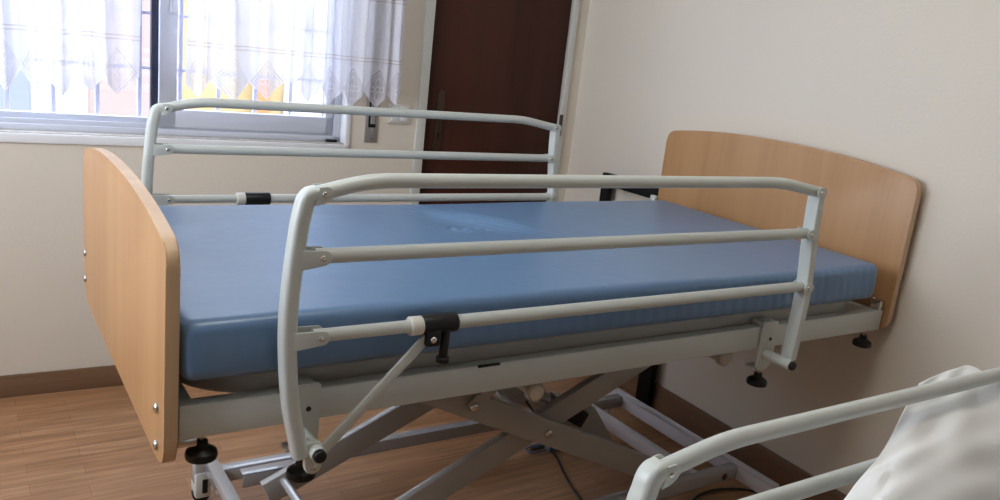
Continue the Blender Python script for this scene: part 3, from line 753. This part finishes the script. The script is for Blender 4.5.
def cr1(p0, p1, p2, p3, t): return .5*((2*p1)+(-p0+p2)*t+(2*p0-5*p1+4*p2-p3)*t*t+(-p0+3*p1-3*p2+p3)*t**3)
def surf(rows, u, v):
    def at(L_, t):
        n = len(L_)-1; i = min(int(t*n), n-1); f = t*n-i
        return cr1(L_[max(i-1, 0)], L_[i], L_[i+1], L_[min(i+2, n)], f)
    return at([at([Vector(p) for p in r], u) for r in rows], v)
bm = bmesh.new(); NU, NV = 60, 60; F, Bk = [], []
for j in range(NV+1):
    fr_, bk_ = [], []
    for i in range(NU+1):
        u, v = i/NU, j/NV; p = surf(rows, u, v)
        e = 1e-3; tu = surf(rows, min(u+e, 1), v)-surf(rows, max(u-e, 0), v); tv = surf(rows, u, min(v+e, 1))-surf(rows, u, max(v-e, 0)); n_ = tv.cross(tu).normalized()
        if n_.y > 0: n_ = -n_
        edge = min(1, min(u, 1-u)*9)*min(1, min(v, 1-v)*9); edge = math.sin(edge*math.pi/2)
        w_ = .0035*math.sin(u*21+3*math.sin(v*6))*math.sin(v*9+u*5)+.0025*math.sin(v*37+u*14)*math.sin(u*9)
        fr_.append(bm.verts.new(p+n_*(w_*edge)))
        bk_.append(bm.verts.new(p+Vector((0, .0, -.004))-n_*(.012*edge) + Vector((0, 0, -.03))*edge*(v if v < .9 else (1-v)*9)*(v > .3)))
    F.append(fr_); Bk.append(bk_)
for G, fl in ((F, 0), (Bk, 1)):
    for j in range(NV):
        for i in range(NU):
            q = (G[j][i], G[j][i+1], G[j+1][i+1], G[j+1][i]); bm.faces.new(q if not fl else q[::-1]).smooth = True
for j in range(NV):
    bm.faces.new((F[j][0], F[j+1][0], Bk[j+1][0], Bk[j][0])).smooth = True; bm.faces.new((F[j+1][NU], F[j][NU], Bk[j][NU], Bk[j+1][NU])).smooth = True
for i in range(NU):
    bm.faces.new((F[0][i+1], F[0][i], Bk[0][i], Bk[0][i+1])).smooth = True; bm.faces.new((F[NV][i], F[NV][i+1], Bk[NV][i+1], Bk[NV][i])).smooth = True
bmesh.ops.recalc_face_normals(bm, faces=bm.faces)
me = bpy.data.meshes.new('pillow'); bm.to_mesh(me); bm.free(); me.materials.append(M_sheet)
pw = bpy.data.objects.new('pillow', me); COL.objects.link(pw); tag(pw, 'rumpled white pillow pushed against the rail of the second bed', 'pillow')

# ------------------------------------------------------------------ plain black frame behind the headboard
ch = empty('metal_frame', (2.15, 1.22, 0), 'black frame standing behind the bed between its headboard and the room corner', 'frame')
b = MB(); b.box((2.136, 1.412, 0), (2.166, 1.460, .935), .004); b.obj('leg', M_blackmetal, ch)
b = MB(); b.box((2.130, .960, 0), (2.160, 1.036, .66), .004); b.obj('leg', M_blackmetal, ch)
b = MB(); b.box((2.136, 1.07, .882), (2.166, 1.43, .935), .004); b.obj('top_rail', M_blackmetal, ch)
b = MB(); b.box((2.138, 1.0, .62), (2.164, 1.40, .66), .003); b.box((2.138, 1.070, .64), (2.164, 1.105, .93), .003); b.obj('middle_rail', M_blackmetal, ch)
b = MB(); b.box((2.138, 1.03, .22), (2.160, 1.40, .25), .003); b.obj('stretcher', M_blackmetal, ch)

# cables on the floor
b = MB(); b.tube(smooth_path([(1.50, .80, .006), (1.49, .74, .005), (1.455, .66, .005), (1.42, .57, .005), (1.395, .48, .005), (1.36, .36, .005), (1.38, .2, .005)]), .004, n=10)
tag(b.obj('power_cord', M_cable), 'black power cord curving over the floor under the bed', 'cord')
b = MB(); b.box((1.49, .79, .0), (1.56, .825, .022), .006); b.box((1.44, .83, 0), (1.50, .85, .016), .005); b.tube(smooth_path([(1.45, .84, .01), (1.41, .83, .012), (1.42, .80, .008), (1.48, .80, .01)]), .004, n=8)
tag(b.obj('cable_connector', mat('grey_blue_plug', (.10, .13, .18), .5)), 'small dark plug connector lying beside the end of the cord', 'plug')
b = MB(); b.tube(smooth_path([(1.72, .30, .006), (1.80, .335, .006), (1.90, .34, .005), (2.0, .30, .005), (2.05, .22, .005)]), .004, n=10)
tag(b.obj('power_cord', M_cable), 'short black cord on the floor by the head end base of the bed', 'cord')
